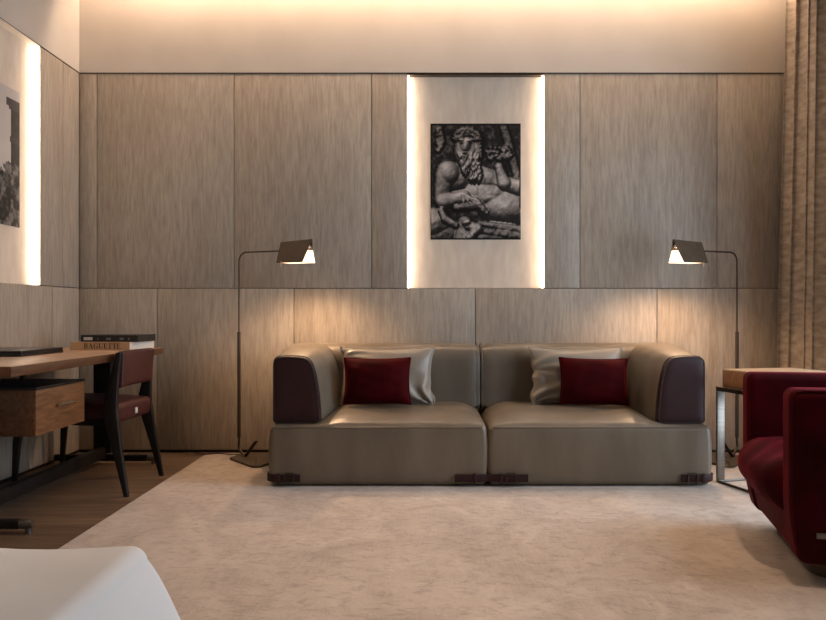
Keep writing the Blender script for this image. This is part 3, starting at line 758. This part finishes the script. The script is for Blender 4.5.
# serif capitals for the spine, stroke by stroke
def glyphs(word):
    out = []; x = 0
    def rect(u0, v0, u1, v1): return [(u0, v0), (u1, v0), (u1, v1), (u0, v1)]
    def arc(cx, cy, rx, ry, tx, ty, a0, a1, n=10):
        q = []
        for i in range(n):
            A0 = R(a0 + (a1 - a0) * i / n); A1 = R(a0 + (a1 - a0) * (i + 1) / n)
            q.append([(cx + rx * math.cos(A0), cy + ry * math.sin(A0)), (cx + rx * math.cos(A1), cy + ry * math.sin(A1)),
                      (cx + (rx - tx) * math.cos(A1), cy + (ry - ty) * math.sin(A1)), (cx + (rx - tx) * math.cos(A0), cy + (ry - ty) * math.sin(A0))])
        return q
    for ch in word:
        P = []; w = .78
        if ch == 'B': P = [rect(.08, 0, .27, 1), rect(0, 0, .4, .06), rect(0, .94, .4, 1), rect(.2, .49, .42, .55)] + arc(.36, .755, .30, .245, .17, .06, -90, 90) + arc(.38, .26, .34, .26, .18, .06, -90, 90)
        if ch == 'A': w = .92; P = [[(.08, 0), (.15, 0), (.47, 1), (.40, 1)], [(.62, 0), (.84, 0), (.50, 1), (.36, 1)], rect(.2, .3, .68, .36), rect(0, 0, .26, .06), rect(.52, 0, .94, .06)]
        if ch == 'G': w = .92; P = arc(.46, .5, .46, .5, .19, .07, 50, 330, 16) + [rect(.66, .04, .84, .45), rect(.54, .4, .94, .46), rect(.76, .68, .82, .96)]
        if ch == 'U': w = .92; P = [rect(.08, .3, .27, 1), rect(.68, .3, .75, 1), rect(0, .94, .36, 1), rect(.56, .94, .88, 1)] + arc(.415, .32, .335, .32, .17, .08, 180, 360)
        if ch == 'E': w = .76; P = [rect(.08, 0, .27, 1), rect(0, 0, .62, .06), rect(0, .94, .6, 1), rect(.2, .48, .5, .54), rect(.57, 0, .63, .26), rect(.55, .76, .61, 1), rect(.45, .38, .5, .64)]
        if ch == 'T': w = .80; P = [rect(.29, 0, .48, 1), rect(.0, .93, .77, 1), rect(.16, 0, .61, .06), rect(0, .74, .06, 1), rect(.71, .74, .77, 1)]
        for p in P: out.append([(a + x, b_) for a, b_ in p])
        x += w + .06
    return out, x
G_, tot = glyphs('BAGUETTE')
bm = bmesh.new(); u0, lw, lh, z0 = -.088, .235, .032, .010
for p in G_:
    quad(bm, [(u0 - .012 + a / tot * lw, -.1706, z0 + b_ * lh) for a, b_ in p])
    quad(bm, [(u0 - .012 + a / tot * lw, -.1702, z0 + b_ * lh) for a, b_ in p][::-1])
obj('spine_lettering', bm, 'ink', c1, smooth=False)
bm = bmesh.new()
box((-.160, -.1355, .010), (-.105, -.1350, .028), bm); obj('spine_label', bm, 'label', c2, smooth=False)
for a, w_ in ((-.075, .006), (-.02, .03), (.065, .025), (.118, .010)): obj('spine_print', box((a, -.1355, .012), (a + w_, -.1350, .024)), 'dim_label', c2, smooth=False)

# black leather folder on the desk
fl = thing('desk_folder', 'black leather folder lying on the desk by the wall', 'folder', (-2.22, 4.33, BZ))
bm = rbox((-.165, -.24, 0), (.155, .24, .014), .004, 2, 1); base_f = obj('tray', bm, 'black', fl)
obj('lid', rbox((-.163, -.238, .015), (.153, .238, .030), .004, 2, 1), 'black', fl)
obj('clasp', rbox((-.06, -.2425, .008), (-.02, -.2395, .022), .001, 1, 1), 'steel', fl)

# ------------------------------------------------------------------ desk chair
chair = thing('desk_chair', 'oxblood leather desk chair with splayed black wooden legs, tucked at the desk', 'chair', (-1.95, 4.64, 0)); CO = chair.location
rear = {'n': (-1.585, 4.25), 'f': (-1.58, 4.80)}; front = {'n': (-2.29, 4.46), 'f': (-2.31, 5.09)}
for k in 'nf':
    fx, fy = rear[k]
    kx, ky = (-1.70, 4.32) if k == 'n' else (-1.685, 4.81)
    tx, ty = (-1.662, 4.345) if k == 'n' else (-1.655, 4.845)
    obj('leg', beam([(fx, fy, 0), (fx + (kx - fx) * .55, fy + (ky - fy) * .55, .24), (kx, ky, .44), (kx + .004, ky + .004, .50), ((kx + tx) / 2, (ky + ty) / 2, .62), (tx, ty, .76)],
        [(.026, .024), (.050, .032), (.082, .036), (.070, .034), (.044, .028), (.028, .024)], (1, .0, 0), .006), 'black_wood', chair, CO, angle=50)
    fx, fy = front[k]
    obj('leg', beam([(fx, fy, 0), (fx + .02, fy - .01, .25), (fx + .035, fy - .03 if k == 'f' else fy + .02, .40)], [(.024, .022), (.04, .03), (.06, .036)], (1, 0, 0), .006), 'black_wood', chair, CO, angle=50)
def tr(q):                       # seat trapezoid: q=(a 0..1 rear->front, b 0..1 near->far)
    a, b_ = q
    r0 = Vector((-1.665, 4.345)); r1 = Vector((-1.645, 4.80)); f0 = Vector((-2.24, 4.44)); f1 = Vector((-2.26, 5.04))
    return (r0.lerp(f0, a)).lerp(r1.lerp(f1, a), b_)
def seatmap(x, y, z, u, v, w):
    p = tr((x, y)); zz = z + (.015 * (1 - abs(u) ** 4) * (1 - abs(v) ** 4) if w > 0 else 0)
    return (p.x, p.y, zz)
def rb_unit(z0, z1, fn):        # rounded slab in the unit square mapped through fn
    return rbox((0, 0, z0), (1, 1, z1), .03, 3, 10, fn)
st_ = obj('seat', rb_unit(.375, .478, seatmap), 'chair_leather', chair, CO, angle=60)
obj('tag', rbox((-1.652, 4.55, .405), (-1.646, 4.585, .437), .001, 1, 1), 'label', st_, CO)['label'] = 'small pale maker tag'
# side rails under the seat joining front and rear legs
for a, c in (((-1.69, 4.335), (-2.25, 4.47)), ((-1.68, 4.815), (-2.27, 5.05))):
    obj('side_rail', beam([(*a, .375), (*c, .375)], [(.03, .022)] * 2, (0, 0, 1), .004), 'black_wood', chair, CO)
def backmap(x, y, z, u, v, w):   # x thickness, y 0..1 across, z height
    n0 = Vector((-1.668, 4.355)); n1 = Vector((-1.658, 4.838)); p = n0.lerp(n1, y)
    ang = .03 * (z - .6)
    return (p.x + x - .018 * (1 - (2 * y - 1) ** 2) + ang, p.y, z)
obj('backrest', rbox((-.020, 0.02, .565), (.020, .98, .766), .018, 4, 12, backmap), 'chair_leather', chair, CO, angle=60)

# ------------------------------------------------------------------ side table
YAW = R(-12)
tb = thing('side_table', 'steel framed side table with a thick tan wooden top, beside the sofa', 'side table', (1.66, 4.565, RZ), R(14))
# local: +x to the right, -y towards the camera; left back corner at the origin
W_, D_, zt = .50, .50, .545
for x in (0, W_ - .045):
    for y in (-D_, -.014): obj('leg', rbox((x, y, .012), (x + .048, y + .014, zt - .025), .002, 1, 1), 'steel', tb)
obj('frame', rbox((0, -D_, zt - .025), (W_ + .003, 0, zt), .002, 1, 1), 'bronze', tb)
for y in (-D_, -.014): obj('floor_runner', rbox((0, y, 0), (W_ + .003, y + .014, .012), .002, 1, 1), 'steel', tb)
for x in (0, W_ - .011): obj('floor_runner', rbox((x, -D_ + .014, 0), (x + .014, -.014, .012), .002, 1, 1), 'bronze', tb)
obj('tabletop', rbox((.028, -D_ + .02, zt), (W_ - .02, -.02, zt + .094), .003, 2, 1), 'box_wood', tb)
obj('top_veneer', rbox((.029, -D_ + .021, zt + .0945), (W_ - .021, -.021, zt + .101), .002, 1, 1), 'box_top', tb)

# ------------------------------------------------------------------ armchair
ang = YAW; O_ = Vector((1.275, 2.79, 0))
ch = thing('armchair', 'burgundy velvet tub armchair at the right edge, beside the side table', 'armchair')
AW, AD = .95, .86
cen = Vector((AD / 2, AW / 2, 0))
rot = Matrix.Rotation(ang, 4, 'Z')
ch.location = O_ + (rot @ cen) + Vector((0, 0, RZ)); ch.rotation_euler = (0, 0, ang)
# local frame measured from the near front corner: x back, y to the far side
ZB, ZA = .075, .694
def taper(x, y, z, u, v, w):     # shell narrows toward the floor
    k = max(0, (.30 - z) / .225)
    x = cen.x + (x - cen.x) * (1 - .09 * k ** 1.6); y = cen.y + (y - cen.y) * (1 - .05 * k ** 1.6)
    return (x, y, z)
for y0, y1 in ((0, .145), (AW - .145, AW)):
    a_ = obj('armrest', rbox((0, y0, ZB), (AD - .02, y1, ZA), .034, 4, 14, taper), 'velvet', ch, cen, angle=60)
    # welt lines round the outer front edge and a vertical seam
    yo = y0 if y0 == 0 else y1
    pts = [taper(.012, yo + (.010 if yo == 0 else -.010), z, 0, 0, 0) for z in [ZB + .04 + k * (ZA - ZB - .075) / 14 for k in range(15)]]
    pts += [taper(.025 + .02 * k, yo + (.010 if yo == 0 else -.010), ZA - .010 + (.004 if k else 0), 0, 0, 0) for k in range(0, 38)]
    obj('welt', tube(pts, .0045, 6), 'velvet', a_, cen)
    pts = [taper(.060, yo + (.001 if yo == 0 else -.001), z, 0, 0, 0) for z in [ZB + .04 + k * .40 / 12 for k in range(13)]]
    obj('seam', tube(pts, .003, 6), 'velvet', a_, cen)
obj('backrest', rbox((AD - .19, .10, ZB), (AD, AW - .10, ZA), .034, 4, 12, taper), 'velvet', ch, cen, angle=60)
obj('base_shell', rbox((.012, .08, ZB), (AD - .1, AW - .08, .27), .03, 4, 12, taper), 'velvet', ch, cen, angle=60)
def cush(x, y, z, u, v, w):
    x -= .060 * (1 - v ** 4) * (1 - w * w) * (1 if u < 0 else 0) * abs(u) ** 2
    k = max(0, (.34 - z) / .14)
    x += .05 * k ** 1.5 * (1 if u < 0 else 0) * abs(u)
    if w > 0: z += .035 * (1 - u ** 4) * (1 - v ** 4)
    z += .004 * math.sin(x * 30 + y * 11) * (1 - v ** 4) + .003 * math.sin(y * 34 - x * 17)
    return (x, y, z)
obj('seat_cushion', rbox((-.016, .147, .195), (AD - .2, AW - .147, .410), .065, 5, 22, cush), 'velvet', ch, cen, angle=70)
lb = obj('tag', rbox((.085, .002, .178), (.15, .012, .198), .001, 1, 1), 'steel', ch, cen); lb['label'] = 'small metal maker plate'
rings = []
for z, k in ((0, .90), (.004, .92), (ZB - .004, .95), (ZB + .004, .95)):
    rings.append([(cen.x + p * k, cen.y + q * k, z) for p, q in rrect(AD - .16, AW - .16, .12, 6)])
obj('plinth', loft(rings), 'bronze_matt', ch, cen, angle=40)

# ------------------------------------------------------------------ curtain
def curtain():
    n_ = 420; zlev = [.015, .3, .8, 1.4, 2.0, 2.6, 3.0, 3.285]; front_, back_ = [], []
    rings = []
    for z in zlev:
        f = z / 3.285; row = []
        for i in range(n_ + 1):
            t = i / n_
            y = 5.50 - 1.15 * t; x = 2.515 + .05 * t
            ph = 2 * PI * t * 8.5 + .9 * math.sin(t * 11) + .25 * math.sin(t * 23 + f * 2)
            amp = (.058 + .018 * math.sin(t * 17 + 1)) * (1.0 - .15 * f)
            x += -amp * math.cos(ph) + (f - .5) * .07 * (1 - t * 1.5); y += .020 * math.sin(2 * ph)
            row.append(Vector((x, y, z)))
        rings.append(row)
    bm = bmesh.new()
    A_ = [[bm.verts.new(p) for p in r_] for r_ in rings]
    for a, c in zip(A_, A_[1:]):
        for i in range(n_): bm.faces.new((a[i], a[i + 1], c[i + 1], c[i]))
    return bm
o = obj('curtain', curtain(), 'curtain', off=(2.54, 4.95, 0), angle=80); o.location = (2.54, 4.95, 0)
sm = o.modifiers.new('Solidify', 'SOLIDIFY'); sm.thickness = .004
tag(o, 'full height mottled beige curtain hanging in deep folds at the window', 'curtain')

# ------------------------------------------------------------------ bed
bed = thing('bed', 'white made bed in the near left corner of the picture', 'bed', (-1.35, .15, 0)); BO = bed.location
obj('bed_base', rbox((-2.28, -.95, .02), (-.50, 1.18, .27), .01, 2, 1), 'veneer', bed, BO)
obj('mattress', rbox((-2.27, -.94, .272), (-.48, 1.19, .50), .05, 4, 2), 'cream', bed, BO)
def duvet(x, y, z, u, v, w):
    k = max(0, (.585 - z) / .30)
    ex = max(0, u) ** 6; ey = max(0, v) ** 6
    x += .12 * k ** .8 * ex ** .5; y += .035 * k * ey
    if w > .2:
        z += .006 * math.sin(x * 7 + 1.4) * (1 - .3 * abs(v)) + .004 * math.sin(x * 15 + y * 6)
    y += .006 * math.sin(x * 11) * ey
    return (x, y, z)
obj('duvet', rbox((-2.32, -.98, .24), (-.430, 1.262, .612), .03, 5, 44, duvet), 'linen', bed, BO, angle=80)

# ------------------------------------------------------------------ unseen ceiling fill lights, added to warm the rug
def fill(x, y, label):
    t = thing('ceiling_fill', label, 'light', (x, y, ZC), 0, 'added unseen ceiling fill lights')
    obj('trim_ring', tube([(.075 * math.cos(2 * PI * k / 28), .075 * math.sin(2 * PI * k / 28), -.003) for k in range(28)], .006, 6, closed=True), 'white', t)
    obj('diffuser', loft([[(r_ * math.cos(2 * PI * k / 28), r_ * math.sin(2 * PI * k / 28), z) for k in range(28)] for z, r_ in ((0, .07), (-.004, .07))]), 'fill', t)
for x, y, lab in ((-.6, 2.5, 'left'), (1.1, 2.5, 'right')):
    fill(x, y, 'added unseen ceiling downlight over the rug, %s of the pair' % lab)
    ld = bpy.data.lights.new('fill_lamp', 'SPOT'); ld.energy = 120; ld.color = (1.0, .68, .45); ld.spot_size = R(92); ld.spot_blend = 1.0; ld.shadow_soft_size = .08
    lo_ = bpy.data.objects.new('fill_lamp', ld); lo_.location = (x, y, ZC - .03); COL.objects.link(lo_)

# daylight through the window
w = bpy.data.worlds.new('World'); C.world = w; w.use_nodes = True
bg = w.node_tree.nodes['Background']; bg.inputs[0].default_value = (.74, .86, 1.0, 1); bg.inputs[1].default_value = 7.8
ld = bpy.data.lights.new('window_portal', 'AREA'); ld.shape = 'RECTANGLE'; ld.size = WY1 - WY0; ld.size_y = WZ1 - WZ0; ld.cycles.is_portal = True
lo_ = bpy.data.objects.new('window_portal', ld); lo_.location = (XR + .16, (WY0 + WY1) / 2, (WZ0 + WZ1) / 2); lo_.rotation_euler = (R(90), 0, R(90)); COL.objects.link(lo_)

# ------------------------------------------------------------------ camera and colour
cam = bpy.data.cameras.new('camera'); cam.sensor_width = 36; cam.lens = 800 / 826 * 36
cam.shift_x = -12 / 826; cam.shift_y = 4 / 826; cam.clip_start = .05
co = bpy.data.objects.new('camera', cam); co.location = (0, 0, EYE); co.rotation_euler = (R(90), 0, 0); COL.objects.link(co)
C.camera = co
vs_ = C.view_settings; vs_.view_transform = 'Standard'; vs_.look = 'None'; vs_.exposure = 0.1; vs_.gamma = 1; vs_.use_curve_mapping = False
